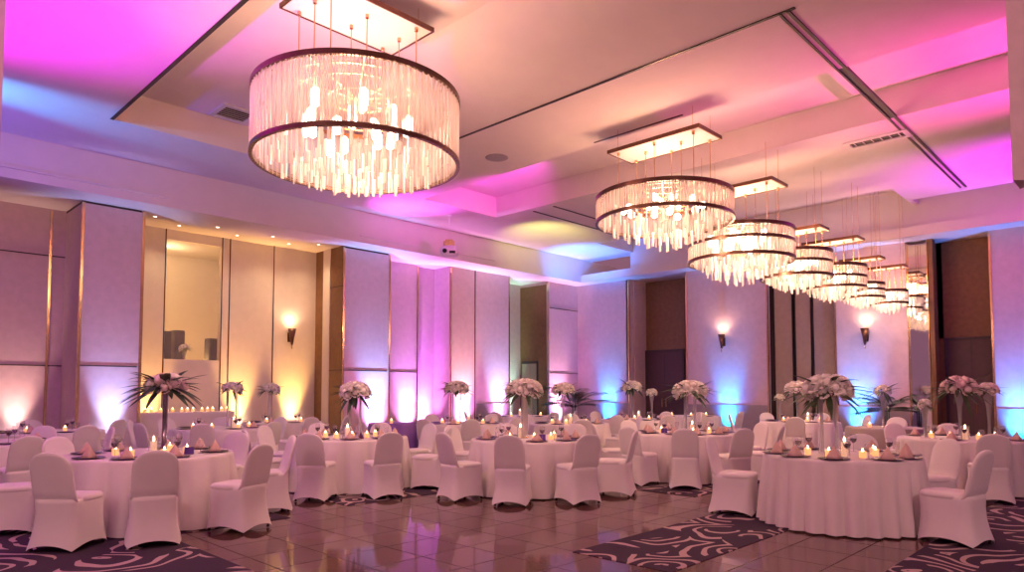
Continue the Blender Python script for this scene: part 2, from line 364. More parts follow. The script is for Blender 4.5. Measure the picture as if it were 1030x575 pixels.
# ------------------------------------------------------------------ tables
def DP(px, d):                                       # lateral/depth to floor point; px measured across the view
    return FWD * d + RGT * ((px - 515) / 685 * d)
TZ = .78
def cloth_mesh(rad, nf, seed, amp, flare, mt, zt=TZ, irregular=.3, nseg=240):
    rnd = random.Random(seed); ph = [rnd.uniform(0, 2 * PI) for _ in range(6)]
    prof = [0, .015, .05, .12, .22, .34, .46, .58, .70, .82, .92, 1.0]
    rings = []
    for rr in (.0, .4, .8, .96):
        rings.append([((rad * rr + .001) * math.cos(2 * PI * i / nseg), (rad * rr + .001) * math.sin(2 * PI * i / nseg), zt) for i in range(nseg)])
    for t in prof:
        row = []
        for i in range(nseg):
            a = 2 * PI * i / nseg
            w = 2 * abs(math.cos(.5 * (nf * a + ph[0] + irregular * 2.2 * math.sin(3 * a + ph[1]) + irregular * 1.5 * math.sin(5 * a + ph[2])))) ** .9 - 1
            w = .7 * w + .3 * math.sin(2 * nf * a + ph[3]) * irregular
            g = t ** .75
            r = rad + (.012 if t > 0 else 0) + flare * t + amp * g * (w + irregular * .5 * math.sin(nf * .5 * a + ph[4]) - .15)
            row.append((r * math.cos(a), r * math.sin(a), zt - .004 - (zt - .022) * t if t > 0 else zt))
        rings.append(row)
    m = MB(); m.rings(rings, True, False); return m.mesh('tablecloth', mt, True)
CL = {'drape': cloth_mesh(.89, 15, 1, .085, .075, M['cloth']), 'pleat': cloth_mesh(.82, 28, 2, .058, .06, M['cloth'], irregular=.10, nseg=320),
      'pleat7': cloth_mesh(.89, 29, 3, .052, .04, M['cloth'], irregular=.12, nseg=320),
      'drape2': cloth_mesh(.89, 17, 5, .085, .075, M['cloth']), 'grey': cloth_mesh(.70, 11, 7, .035, .03, M['greycloth']), 'violet': cloth_mesh(.55, 11, 8, .03, .03, M['vlitcloth'])}
tb = MB(); tb.lathe([(.32, .03), (.32, .05), (.05, .08), (.05, .70), (.3, .72), (.3, .74)], 16); BASE = tb.mesh('pedestal', M['black'])

TABLES = {}   # name -> (loc, phrase)
def table(key, px, d, phrase, label, kind='drape', rot=0.):
    p = DP(px, d); t = thing('banquet_table', label, 'table', (p.x, p.y, 0), rot, 'round banquet tables')
    place('tablecloth', CL[kind], t); place('pedestal', BASE, t)
    TABLES[key] = (p, phrase)
T = table
T('T1', 153, 8.0, 'left foreground table', 'round white-draped table in the left foreground under a leafy pink centrepiece', 'drape')
T('T2', -15, 9.7, 'table cut by left edge', 'round white-draped table cut off by the left edge of the photo', 'drape2', 1)
T('T3', 353, 10.9, 'front table left of centre', 'round white-draped table left of centre under a twin-stemmed rose centrepiece', 'drape2', .4)
T('T4', 533, 10.5, 'middle front table', 'round white-draped table in the middle of the front row', 'drape', 2)
T('T5', 688, 12.0, 'front table right of centre', 'round white-draped table right of centre below the broad rose centrepiece', 'drape2', 2.3)
T('T6', 843, 7.9, 'right foreground table', 'closely pleated round white table in the right foreground with no chair in front', 'pleat')
T('T7', 967, 10.6, 'far right table', 'pleated round white table at far right, right behind the foreground one', 'pleat7', .3)
T('T8', 640, 17.7, 'back table before first doorway', 'round white-draped table in the back before the first dark doorway', 'drape', 1)
T('T9', 692, 20.0, 'farthest table by first doorway', 'farthest round white-draped table beside the first dark doorway', 'drape2', 2)
T('T10', 803, 16.5, 'back table before folding panels', 'round white-draped table in the back before the taupe folding panels', 'drape', 3)
T('T13', 467, 15.5, 'second-row table left of centre', 'round white-draped table in the second row behind the gap left of centre', 'drape2', 4)
T('T14', 572, 15.5, 'second-row table before corner palm', 'round white-draped table in the second row before the corner palm', 'drape', 5)
T('T15', 523, 20.0, 'farthest table by lit recess', 'farthest round white-draped table by the greenish lit recess', 'drape', 3)
T('T16', 222, 13.6, 'near table before amber niche', 'round white-draped table before the amber niche, behind the left foreground one', 'drape2', 1)
T('T17', 285, 16.2, 'far table before amber niche', 'round white-draped table farthest back under the amber niche wall light', 'drape', 2)
T('T19', 396, 15.7, 'violet-lit table', 'small round table with violet light coloured into its cloth, beside the blue-lit pillar', 'violet')
T('T20', 888, 13.8, 'grey-draped table', 'small round table under a grey cloth before the right blue uplight', 'grey')
T('T22', 50, 12.4, 'back table by left pillar', 'round white-draped table in the back by the left pillar, mostly behind chairs', 'drape', 2)

# ------------------------------------------------------------------ banquet chair with stretch cover
def rrect(hx, yf, yb, n=9, k=5.):
    """ring of a rounded rectangle; returns (x, y, s, side)"""
    pts = []
    cy = (yf + yb) / 2; hy = (yf - yb) / 2
    N = 4 * n
    for i in range(N):
        a = 2 * PI * i / N + PI / 4
        c, s = math.cos(a), math.sin(a)
        q = (abs(c) ** k + abs(s) ** k) ** (-1 / k)
        pts.append((hx * c * q, cy + hy * s * q, min(abs(c), abs(s)) / max(abs(c), abs(s))))
    return pts
def make_chair():
    root = place('banquet_chair', None)
    # skirt: from the seat to the floor, hem arched between the four corners
    rings = []
    for z, hx, yf, yb in ((.482, .204, .212, -.270), (.44, .209, .222, -.269), (.36, .206, .216, -.265), (.24, .210, .214, -.271), (.12, .226, .222, -.292), (.0, .246, .236, -.322)):
        t = 1 - z / .482
        rings.append([(x, y, z + (.055 * (1 - s * s) * t * t if t > 0 else 0) + .012 * t * t) for (x, y, s) in rrect(hx, yf, yb, 10, 7.)])
    b = MB(); b.rings(rings, True, False); b.build('skirt', M['cover'], root, True)
    # seat cushion
    rings = [[(x, y, z) for (x, y, s) in rrect(hx, yf, yb, 8, 5.)] for z, hx, yf, yb in
             ((.44, .205, .214, -.20), (.46, .216, .226, -.20), (.485, .214, .224, -.20), (.503, .195, .205, -.19), (.511, .13, .14, -.14), (.512, .03, .03, -.03))]
    b = MB(); b.rings(rings); b.build('seat', M['cover'], root, True)
    # backrest: leaning slab with rounded crown
    rings = []
    zs = [.43, .455, .48, .52, .58, .64, .70, .76, .81, .85, .88, .90, .917, .928, .934]
    for z in zs:
        u = (z - .42) / .51
        hx = .212 - .012 * max(0, u)
        if z > .76: hx *= (max(0., 1 - ((z - .76) / .176) ** 2.6)) ** .5
        cy = -.222 - .105 * u - .02 * u * u
        th = .034 - .008 * u
        if z < .50: cy += .035 * (.50 - z) / .05; hx *= 1 - .05 * (.50 - z) / .07
        if z > .90: th *= max(.35, 1 - ((z - .90) / .036) ** 2 * .7)
        rings.append([(x, cy + y, z) for (x, y, s) in rrect(hx, th, -th, 7, 3.2)])
    b = MB(); b.rings(rings); b.build('backrest', M['cover'], root, True)
    for sx in (-1, 1):
        for y in (.185, -.265):
            f = MB(); f.lathe([(.016, .0), (.018, .008), (.012, .03), (.010, .05)], 10, M=Matrix.Translation((sx * .196, y, .001)))
            f.build('foot', M['black'], root)
    return root
PLACED = []
def blocked(key, q):
    for (c) in PLACED:
        if (c - q).length < .60: return True
    for k, (p, ph) in TABLES.items():
        if k != key and (p - q).length < (1.0 if k in ('T19', 'T20') else 1.22): return True
    PLACED.append(q.copy()); return False
CH = make_chair(); CHK = kid_map(CH); ch_used = False
NB12 = {0: 'nearest side', 30: 'near-right side', 60: 'right-near side', 90: 'right side', 120: 'right-far side', 150: 'far-right side', 180: 'farthest side',
        210: 'far-left side', 240: 'left-far side', 270: 'left side', 300: 'left-near side', 330: 'near-left side'}
def radial(p):
    u = Vector((p.x, p.y, 0)).normalized(); return u, Vector((u.y, -u.x, 0))
def chair(key, ang, r=1.28, dr=0., twist=0.):
    """ang: degrees round the table, 0 = side nearest the camera, positive to the right"""
    global ch_used
    p, phrase = TABLES[key]
    a = R(ang); u, v = radial(p); q = p + (-u * math.cos(a) + v * math.sin(a)) * (r + dr)
    if blocked(key, q): return None
    dirv = p - q; rz = math.atan2(dirv.y, dirv.x) - PI / 2 + R(twist)
    if ch_used: o = copy_tree(CH, CHK)
    else: o = CH; ch_used = True
    o.location = (q.x, q.y, .006); o.rotation_euler = (0, 0, rz)
    k = ang % 360; w = NB12[int(round(k / 30.) * 30) % 360]
    pose = 'back to camera' if (k < 40 or k > 320) else ('side-on' if (k < 110 or k > 250) else 'facing camera')
    lab = 'white-covered chair, %s, %s of %s' % (pose, w, phrase)
    if lab in LABELS: print('DUP', lab)
    LABELS.add(lab); tag(o, lab, 'chair', 'white covered banquet chairs')
    return q
for key, angs in {'T1': (-140, -88, -31, 2, 42, 92, 138), 'T2': (17, 95, 150), 'T3': (-20, 20, -68, 68, -120, 122, -160, 160),
                  'T4': (-48, -10, 29, 72, 150, -165, -125, -90), 'T5': (0, -33, 33, -72, 72, -138, 122), 'T6': (-95, 58, 128, 170), 'T7': (12, -140, -172, 92),
                  'T8': (-17, 27, -80, -135, 150, 95), 'T9': (-35, 60, -90, 10), 'T10': (-3, -80, -150, 110, 160), 'T13': (-31, 5, 42, 118, 155, -150, -110, -70),
                  'T14': (10, 55, -40, -90, 130, 178, -140, 95), 'T15': (-25, 35, -80, 80), 'T16': (-10, 35, -55, -100, 82, 130, -140, 178), 'T17': (22, 62, -60, -20),
                  'T22': (20, -170, -120), 'T20': (170,)}.items():
    for a in angs: chair(key, a, {'T20': 1.06, 'T6': 1.16}.get(key, 1.28))

# ------------------------------------------------------------------ tableware (all meshes shared)
def lathe_mesh(name, prof, m, n=20, c0=True, c1=True): return MB().lathe(prof, n, 0, None, c0, c1).mesh(name, m, True)
PLATE = lathe_mesh('charger_plate', [(.09, 0), (.10, .004), (.155, .012), (.16, .016), (.155, .018), (.11, .009), (.02, .008)], M['plate'], 28)
GLASS = lathe_mesh('wine_glass', [(.036, 0), (.034, .003), (.006, .008), (.0045, .03), (.0045, .09), (.012, .10), (.034, .125), (.041, .155), (.038, .19), (.034, .21)], M['glass'], 14, True, False)
WINE = lathe_mesh('wine', [(.005, .102), (.030, .125), (.038, .150), (.0385, .158)], M['wine'], 14)
TUMB = lathe_mesh('water_goblet', [(.034, 0), (.032, .003), (.007, .008), (.006, .06), (.03, .08), (.039, .12), (.037, .16)], M['glass'], 14, True, False)
VOT = lathe_mesh('votive_cup', [(.030, 0), (.036, .004), (.040, .072), (.038, .072), (.033, .012), (.028, .01)], M['votive'], 16)
WAX = lathe_mesh('wax', [(.03, .012), (.033, .045), (.03, .05), (.004, .05)], M['wax'], 12)
FLM = lathe_mesh('flame', [(.004, .05), (.011, .062), (.012, .075), (.006, .095), (.001, .108)], M['flame'], 10)
PILL = lathe_mesh('pillar_wax', [(.032, 0), (.034, .01), (.034, .15), (.030, .157), (.006, .153)], M['wax'], 16)
FLM2 = lathe_mesh('flame', [(.004, .153), (.013, .168), (.014, .183), (.007, .205), (.001, .22)], M['flame'], 10)
HUR = lathe_mesh('glass_sleeve', [(.055, 0), (.058, .01), (.058, .2), (.055, .2), (.054, .012)], M['glass'], 18, True, False)
def napkin_mesh(m, h=.13, w=.085):
    b = MB(); N = 24; rings = []
    for t in (0, .25, .5, .75, .93, 1.0):
        s = (1 - t) ** .85; row = []
        for i in range(N):
            a = 2 * PI * i / N; q = 1 + .16 * math.cos(4 * a) * (1 - t) - .05 * math.cos(2 * a)
            row.append((max(.003, w * s * q) * math.cos(a), max(.003, w * s * q * .8) * math.sin(a), h * t))
        rings.append(row)
    b.rings(rings); return b.mesh('napkin', m, True)
NAP = napkin_mesh(M['napkin']); DNAP = napkin_mesh(M['dnapkin'], .11, .05)
CARD = MB().add([(-.05, -.02, 0), (.05, -.02, 0), (.05, .02, 0), (-.05, .02, 0), (-.05, 0, .085), (.05, 0, .085)], [(0, 1, 5, 4), (2, 3, 4, 5), (0, 4, 3), (1, 2, 5), (3, 2, 1, 0)]).mesh('table_card', M['card'])
def uniq(lab):
    if lab in LABELS: print('DUP', lab)
    LABELS.add(lab); return lab
def spot_on(key, ang, r, z=TZ):
    p, ph = TABLES[key]; a = R(ang); u, v = radial(p)
    q = p + (-u * math.cos(a) + v * math.sin(a)) * r
    return (q.x, q.y, z), ph
ITEMS = []
AVOID = [TABLES['T7'][0] + RGT * .56 + FWD * .22, TABLES['T7'][0] - RGT * .56 + FWD * .05]   # spots of the small vases
def free_spot(key, ang, r, gap=.10):
    for da, m in ((0, 1), (8, 1), (-8, 1), (0, .8), (14, .9), (-14, .9), (22, 1), (-22, 1), (0, .6)):
        loc, ph = spot_on(key, ang + da, r * m)
        if all((loc[0] - x) ** 2 + (loc[1] - y) ** 2 > gap * gap for x, y in ITEMS): break
    ITEMS.append(loc[:2]); return loc, ph
def setting(key, ang, nap=True, wine=True, plate=True, goblet=False):
    k = ang % 360; w = NB12[int(round(k / 30.) * 30) % 360]
    rz = AZ + R(ang) - PI / 2
    if plate:
        (x, y, z), ph = spot_on(key, ang, .70)
        if any((Vector((x, y, 0)) - a_).length < .24 for a_ in AVOID): plate = nap = False
    if plate:
        o = place('charger_plate', PLATE, None, (x, y, z + .001)); tag(o, uniq('dark purple charger plate, %s of %s' % (w, ph)), 'plate', 'dark purple charger plates')
        if nap:
            o = place('folded_napkin', NAP, None, (x, y, z + .011), rz); tag(o, uniq('blush napkin folded to a peak, %s of %s' % (w, ph)), 'napkin', 'blush folded napkins')
    if wine:
        (x, y, z), ph = free_spot(key, ang + 13, .50)
        o = place('wine_glass', GLASS, None, (x, y, z + .001)); place('wine', WINE, o)
        tag(o, uniq('stemmed glass of dark wine, %s of %s' % (w, ph)), 'wine glass', 'glasses of dark wine')
    if goblet:
        (x, y, z), ph = free_spot(key, ang - 11, .57, .09)
        o = place('water_goblet', TUMB, None, (x, y, z + .001)); tag(o, uniq('empty clear goblet, %s of %s' % (w, ph)), 'glass', 'empty clear goblets')
ORD = ['first', 'second', 'third', 'fourth', 'fifth', 'sixth', 'seventh']
def votive(key, spots):
    sp = sorted(spots, key=lambda s: (s[1] * math.sin(R(s[0]))))
    for i, (ang, r) in enumerate(sp):
        (x, y, z), ph = free_spot(key, ang, r)
        o = place('votive_candle', VOT, None, (x, y, z + .001)); place('wax', WAX, o); place('flame', FLM, o)
        tag(o, uniq('amber votive candle on %s, %s from the left' % (ph, ORD[i])), 'candle', 'amber votive candles')
def pillar(key, ang, r, which='tall'):
    (x, y, z), ph = free_spot(key, ang, r, .12)
    o = place('pillar_candle', PILL, None, (x, y, z + .001)); place('flame', FLM2, o); place('glass_sleeve', HUR, o)
    tag(o, uniq('%s lit pillar candle in a glass sleeve on %s' % (which, ph)), 'candle', 'sleeved pillar candles')
for key, angs in {'T1': (-150, -112, -56, -18, 20, 78, 128, 165), 'T3': (-40, 0, 42, 90, -95, 140, -145, 180), 'T4': (-70, -30, 8, 50, 92, 130, -150, -108),
                  'T5': (-55, -14, 16, 52, 100, 145, -110, -155), 'T6': (-72, -40, -5, 40, 66, 105, 150, -110, -150), 'T7': (-12, 34, 68, 143, -60, -110, 178, -155)}.items():
    for i, a in enumerate(angs): setting(key, a, True, i % 2 == 0, True, i % 2 == 1)
for key in ('T2', 'T22', 'T8', 'T10', 'T13', 'T14', 'T16', 'T17'):
    for i, a in enumerate((-60, -20, 22, 62, 118, -118)): setting(key, a, i in (1, 3), i % 2 == 0, True, i % 2 == 1)
for key in ('T9', 'T15'):
    for i, a in enumerate((-45, 5, 50)): setting(key, a, False, i == 1, True, i != 1)
setting('T20', 10, False, False, False, True)
for key, sp in {'T1': ((-30, .38), (20, .42), (75, .40), (-80, .35), (140, .33)), 'T2': ((30, .3), (-40, .3)), 'T3': ((-35, .36), (5, .32), (45, .36), (-90, .38), (100, .4)),
                'T4': ((-45, .42), (12, .30), (60, .36), (110, .4)), 'T5': ((-28, .36), (20, .40), (75, .42), (-85, .40)), 'T6': ((-62, .38), (-18, .36), (32, .42), (85, .36), (120, .4)),
                'T7': ((-70, .45), (-25, .4), (40, .3), (95, .4)), 'T8': ((-60, .5), (-10, .3), (50, .5)), 'T9': ((-70, .5), (10, .4), (80, .5)), 'T10': ((-60, .4), (-15, .3), (30, .35), (80, .45)),
                'T13': ((-80, .5), (-20, .4), (20, .35), (70, .45)), 'T14': ((-70, .4), (-10, .35), (60, .45)), 'T15': ((-90, .6), (-30, .5), (20, .5), (90, .6)),
                'T16': ((-70, .5), (-20, .4), (40, .45), (90, .55)), 'T17': ((-60, .4), (10, .35), (70, .45)), 'T19': ((-10, .25),), 'T22': ((-50, .5), (60, .3)), 'T20': ((-60, .3),)}.items():
    votive(key, sp)
for key, ang, r in (('T1', 8, .25), ('T3', -12, .2), ('T4', -150, .3), ('T5', 35, .22), ('T6', 12, .22), ('T7', 5, .25), ('T8', 15, .2), ('T10', 50, .25), ('T13', 30, .2), ('T14', 10, .2), ('T15', 0, .3), ('T16', 60, .3)):
    pillar(key, ang, r)
for key, ang, r in (('T6', -2, .50), ('T4', 28, .48), ('T5', -45, .45), ('T3', 18, .52), ('T1', 45, .5)):
    (x, y, z), ph = free_spot(key, ang, r, .11)
    if key in ('T6', 'T3'):
        o = place('small_napkin', DNAP, None, (x, y, z + .001), AZ); tag(o, uniq('small dark plum napkin cone on %s' % ph), 'napkin', 'plum napkin cones')
    else:
        o = place('table_card', CARD, None, (x, y, z + .001), AZ - PI / 2); tag(o, uniq('small violet tent card on %s' % ph), 'card', 'violet tent cards')

# ------------------------------------------------------------------ flowers
def blossom_mesh(m, seed, rings=((0, 3, .30), (22, 5, .55), (45, 6, .78), (70, 7, .95), (98, 8, 1.0))):
    rnd = random.Random(seed); b = MB()
    for (tilt, n, sc_) in rings:
        for k in range(n):
            az = 2 * PI * (k + rnd.random() * .35) / n + tilt; vs = []; rz_ = rnd.random()
            NU, NV = 4, 4
            for i in range(NU + 1):
                u = i / NU
                for j in range(NV + 1):
                    v = j / NV * 2 - 1
                    wid = math.sin(PI * (.12 + .70 * u)) * .48 * sc_
                    pol = R(118 - tilt * .15) - u * R(118 - tilt) * .95 * (1 if tilt < 60 else .85)
                    rad = sc_ * (1 + (.10 + .22 * rz_) * u * u * (tilt / 60.)) + .07 * abs(v) * u
                    phi = v * wid / max(.35, math.sin(max(.35, min(PI - .35, pol)))) * .8
                    vs.append((rad * math.sin(pol) * math.cos(az + phi), rad * math.sin(pol) * math.sin(az + phi), .82 * rad * math.cos(pol) + .03 * rnd.random()))
            fs = [(i * (NV + 1) + j, i * (NV + 1) + j + 1, (i + 1) * (NV + 1) + j + 1, (i + 1) * (NV + 1) + j) for i in range(NU) for j in range(NV)]
            b.add(vs, fs)
    s = MB(); b.lathe([(.02, -.75), (.45, -.6), (.72, -.1), (.66, .3), (.42, .55), (.1, .66)], 10)
    return b.mesh('blossom', m, True)
BL = {'blush': blossom_mesh(M['petal'], 1), 'cream': blossom_mesh(M['petalw'], 2), 'pink': blossom_mesh(M['petalp'], 3)}
def leaf(b, base, dirv, L, W, droop, mi=0):
    d = Vector(dirv).normalized(); s = d.cross(Vector((0, 0, 1)));
    s = s.normalized() if s.length > .01 else Vector((1, 0, 0)); up = s.cross(d)
    vs = []; n = 6
    for i in range(n + 1):
        t = i / n; p = Vector(base) + d * (L * t) - Vector((0, 0, 1)) * (droop * t * t * L)
        w = W * math.sin(PI * min(1, .08 + t * .92)) ** .8 * (1 - .25 * t) + .0008
        vs += [tuple(p - s * w + up * .25 * w), tuple(p - up * .05 * w), tuple(p + s * w + up * .25 * w)]
    fs = []
    for i in range(n):
        for j in range(2): fs.append((3 * i + j, 3 * i + j + 1, 3 * i + 4 + j, 3 * i + 3 + j))
    b.add(vs, fs, mi)
def foliage_mesh(rad, n, L, W, seed, m, low=-.5, hi=.6, flat=.62):
    rnd = random.Random(seed); b = MB()
    for k in range(n):
        az = 2 * PI * k / n * 2.618 + rnd.random(); el = rnd.uniform(low, hi)
        d = (math.cos(az) * math.cos(el), math.sin(az) * math.cos(el), math.sin(el))
        base = (d[0] * rad * .35, d[1] * rad * .35, d[2] * rad * .35 * flat)
        leaf(b, base, d, L * rnd.uniform(.75, 1.15), W * rnd.uniform(.8, 1.2), rnd.uniform(.05, .4))
    return b.mesh('foliage', m, True)
def centrepiece(key_or_loc, off, zb, rad, label, style='tube', bl='blush', n=18, br=.085, leaves=('leaf', 26, .30, .03), flat=.62, base_z=TZ, low=-.5, seed=0, stemh=None):
    p = TABLES[key_or_loc][0] if isinstance(key_or_loc, str) else Vector(key_or_loc)
    q = p + RGT * off[0] + FWD * off[1]
    n = int(n * 1.35); br *= .76
    t = thing('flower_centrepiece', uniq(label), 'flower arrangement', (q.x, q.y, base_z + .001), 0, 'tall flower centrepieces')
    H = zb - base_z; rnd = random.Random(seed + 11)
    neck = H - rad * flat * .55
    if style == 'tube':
        v = MB(); v.lathe([(.075, 0), (.075, .012), (.03, .02), (.028, neck * .5), (.03, neck), (.05, neck + .03)], 18); v.build('vase', M['steel'], t, True)
    elif style == 'twin':
        for s in (-1, 1):
            v = MB(); v.lathe([(.035, 0), (.034, .012), (.026, .02), (.026, neck), (.04, neck + .03)], 16, M=Matrix.Translation((RGT.x * .085 * s, RGT.y * .085 * s, 0)))
            v.build('vase', M['vglass'], t, True)
            v = MB(); v.tube([(RGT.x * .085 * s, RGT.y * .085 * s, .02), (RGT.x * .085 * s, RGT.y * .085 * s, neck)], .009, 8); v.build('stem', M['steel'], t, True)
    elif style == 'trumpet':
        v = MB(); v.lathe([(.07, 0), (.07, .01), (.025, .03), (.022, neck * .35), (.035, neck * .7), (.075, neck + .02)], 20, cap1=False); v.build('vase', M['vglass'], t, True)
        v = MB()
        for s in range(4): v.tube([(.006 * math.cos(s * 1.6), .006 * math.sin(s * 1.6), .03), (.03 * math.cos(s * 1.6), .03 * math.sin(s * 1.6), neck)], .005, 6)
        v.build('stem', M['leafd'], t, True)
    elif style == 'pole':
        v = MB(); v.lathe([(.06, 0), (.06, .012), (.012, .02), (.012, neck), (.07, neck + .02)], 16); v.build('stand', M['gold'], t, True)
        v = MB(); v.lathe([(.05, .012), (.052, neck)], 18, cap0=False, cap1=False); v.build('vase', M['vglass'], t, True)
    f = place('foliage', foliage_mesh(rad, leaves[1], leaves[2] * 1.18, leaves[3] * 1.15, seed, M[leaves[0]], low, .65, flat), t, (0, 0, H))
    k = 0
    for i in range(n):
        z = 1 - (i + .5) / n * 1.35; rr = math.sqrt(max(0, 1 - z * z)); az = i * 2.39996 + seed
        sc_ = br * rnd.uniform(.8, 1.15)
        pos = (rr * math.cos(az) * (rad - br * .6), rr * math.sin(az) * (rad - br * .6), H + z * rad * flat * .85)
        o = place('blossom', BL[bl if rnd.random() < .8 else ('cream' if bl != 'cream' else 'blush')], t, pos)
        d = Vector((rr * math.cos(az), rr * math.sin(az), z * .8 + .35)).normalized()
        o.rotation_euler = d.to_track_quat('Z', 'Y').to_euler(); o.scale = (sc_, sc_, sc_)
    return t
CP = centrepiece
CP('T1', (.14, .05), 1.56, .24, 'pink peony centrepiece with spiky dark leaves on a steel vase, left foreground table', 'tube', 'pink', 11, .095, ('leafd', 44, .36, .032), .62, low=-.45, seed=3)
CP('T3', (.05, .1), 1.49, .26, 'white rose centrepiece on two slim stems, front table left of centre', 'twin', 'blush', 20, .085, ('leafd', 30, .26, .03), .6, low=-.9, seed=4)
CP('T4', (-.08, .15), 1.52, .30, 'blush rose centrepiece on a gold stand in glass, middle front table', 'pole', 'blush', 26, .08, ('leaf', 34, .30, .03), .6, low=-.5, seed=5)
CP('T5', (.10, .0), 1.51, .31, 'broad cream rose centrepiece on twin glass stems, front table right of centre', 'twin', 'cream', 24, .09, ('leaf', 36, .36, .03), .55, low=-.5, seed=6)
CP('T6', (-.08, .1), 1.52, .28, 'large white hydrangea centrepiece on twin stems, right foreground table', 'twin', 'cream', 22, .088, ('leaf', 36, .34, .03), .66, low=-.6, seed=7)
CP('T7', (.02, .1), 1.56, .27, 'pink peony centrepiece with long green leaves in a glass trumpet, far right table', 'trumpet', 'pink', 12, .10, ('leaf', 40, .36, .03), .62, low=-.6, seed=8)
CP('T8', (-.12, .0), 1.60, .27, 'white rose centrepiece before the first dark doorway, left of a small one', 'trumpet', 'cream', 18, .085, ('leafd', 26, .30, .03), .6, seed=9)
CP('T8', (.42, .12), 1.46, .15, 'small white dome of flowers in a slim vase before the first dark doorway', 'trumpet', 'cream', 12, .065, ('leafd', 14, .16, .02), .7, seed=10)
CP('T10', (.0, .1), 1.56, .30, 'white rose centrepiece behind the right foreground one, before the folding panels', 'trumpet', 'blush', 20, .09, ('leaf', 26, .30, .03), .6, seed=12)
CP('T13', (-.18, .1), 1.56, .29, 'blush rose centrepiece in a glass vase, second-row table left of centre', 'twin', 'blush', 20, .085, ('leafd', 26, .30, .03), .6, seed=13)
CP('T14', (-.12, .1), 1.53, .27, 'blush rose centrepiece beside the corner palm, second-row table', 'trumpet', 'blush', 18, .085, ('leafd', 26, .28, .03), .6, seed=14)
CP('T16', (.12, .3), 1.56, .21, 'cream rose centrepiece before the amber niche, left of the matching one', 'twin', 'cream', 14, .075, ('leafd', 22, .24, .025), .6, seed=15)
CP('T17', (-.34, .1), 1.55, .23, 'cream rose centrepiece under the amber wall light, right of the matching one', 'pole', 'cream', 14, .08, ('leafd', 20, .24, .03), .6, seed=16)
CP('T20', (.04, .1), 1.50, .17, 'loose white lily bunch in a slim glass vase on the grey-draped table', 'trumpet', 'blush', 8, .07, ('leafd', 22, .30, .025), .8, seed=17)
CP('T7', (.56, .22), 1.52, .16, 'small white rose ball in a slim vase right of the far right peonies', 'trumpet', 'blush', 14, .065, ('leaf', 14, .18, .02), .7, seed=18)

CP('T10', (-.42, .12), 1.34, .12, 'small white lily cluster left of the centrepiece before the folding panels', 'trumpet', 'cream', 6, .06, ('leaf', 12, .14, .02), .8, seed=21)
CP('T7', (-.56, .05), 1.30, .09, 'small white lily cluster left of the far right peonies', 'trumpet', 'cream', 5, .06, ('leaf', 12, .14, .02), .8, seed=22)

# potted palms
def palm(px, d, h, label, nf=11, spread=.75, seed=1, pot_r=.2, lean=0):
    p = DP(px, d); t = thing('potted_palm', uniq(label), 'plant', (p.x, p.y, 0), 0, 'potted palms'); rnd = random.Random(seed)
    v = MB(); v.lathe([(pot_r * .75, 0), (pot_r, .38), (pot_r * 1.05, .40), (pot_r * .95, .40), (pot_r * .9, .34), (.02, .34)], 20); v.build('pot', M['pot'], t, True)
    v = MB()
    for k in range(4): v.tube([(.04 * math.cos(k * 1.57), .04 * math.sin(k * 1.57), .34), (.05 * math.cos(k * 1.57), .05 * math.sin(k * 1.57), h * .55)], [.016, .010], 7)
    v.build('stem', M['leafd'], t, True)
    for k in range(nf):
        az = 2 * PI * k / nf * 1.618 * 2 + rnd.random() * .4; el = rnd.uniform(.25, 1.25); L = spread * rnd.uniform(.8, 1.15)
        b = MB(); base = Vector((.05 * math.cos(az), .05 * math.sin(az), h * .5)); pts = []
        for i in range(9):
            s = i / 8; pts.append(base + Vector((math.cos(az) * math.cos(el), math.sin(az) * math.cos(el), math.sin(el))) * (L * s) + Vector((math.cos(az), math.sin(az), -.9)) * (.38 * L * s * s))
        b.tube(pts, [.008 * (1 - .8 * i / 8) for i in range(9)], 5)
        for i in range(2, 9):
            tg = (pts[i] - pts[i - 1]).normalized(); sd = tg.cross(Vector((0, 0, 1))).normalized()
            for s in (-1, 1):
                for q in (0., .5):
                    if i == 8 and q: continue
                    pp = pts[i].lerp(pts[min(8, i + 1)], q)
                    leaf(b, pp, tg * .75 + sd * s * .8, L * .34 * (1.15 - .5 * abs(i / 8 - .45)), .026, .35)
        b.build('frond', M['leafd'], t, True)
palm(577, 21.2, 2.0, 'large dark potted palm in the far corner left of the blue uplight', 15, .85, 2)
palm(537, 23.3, 2.7, 'tall thin palm by the brown recess, behind the middle centrepiece', 10, .55, 3)
palm(891, 16.9, 2.0, 'dark potted palm before the right blue-lit wall', 14, .68, 5)

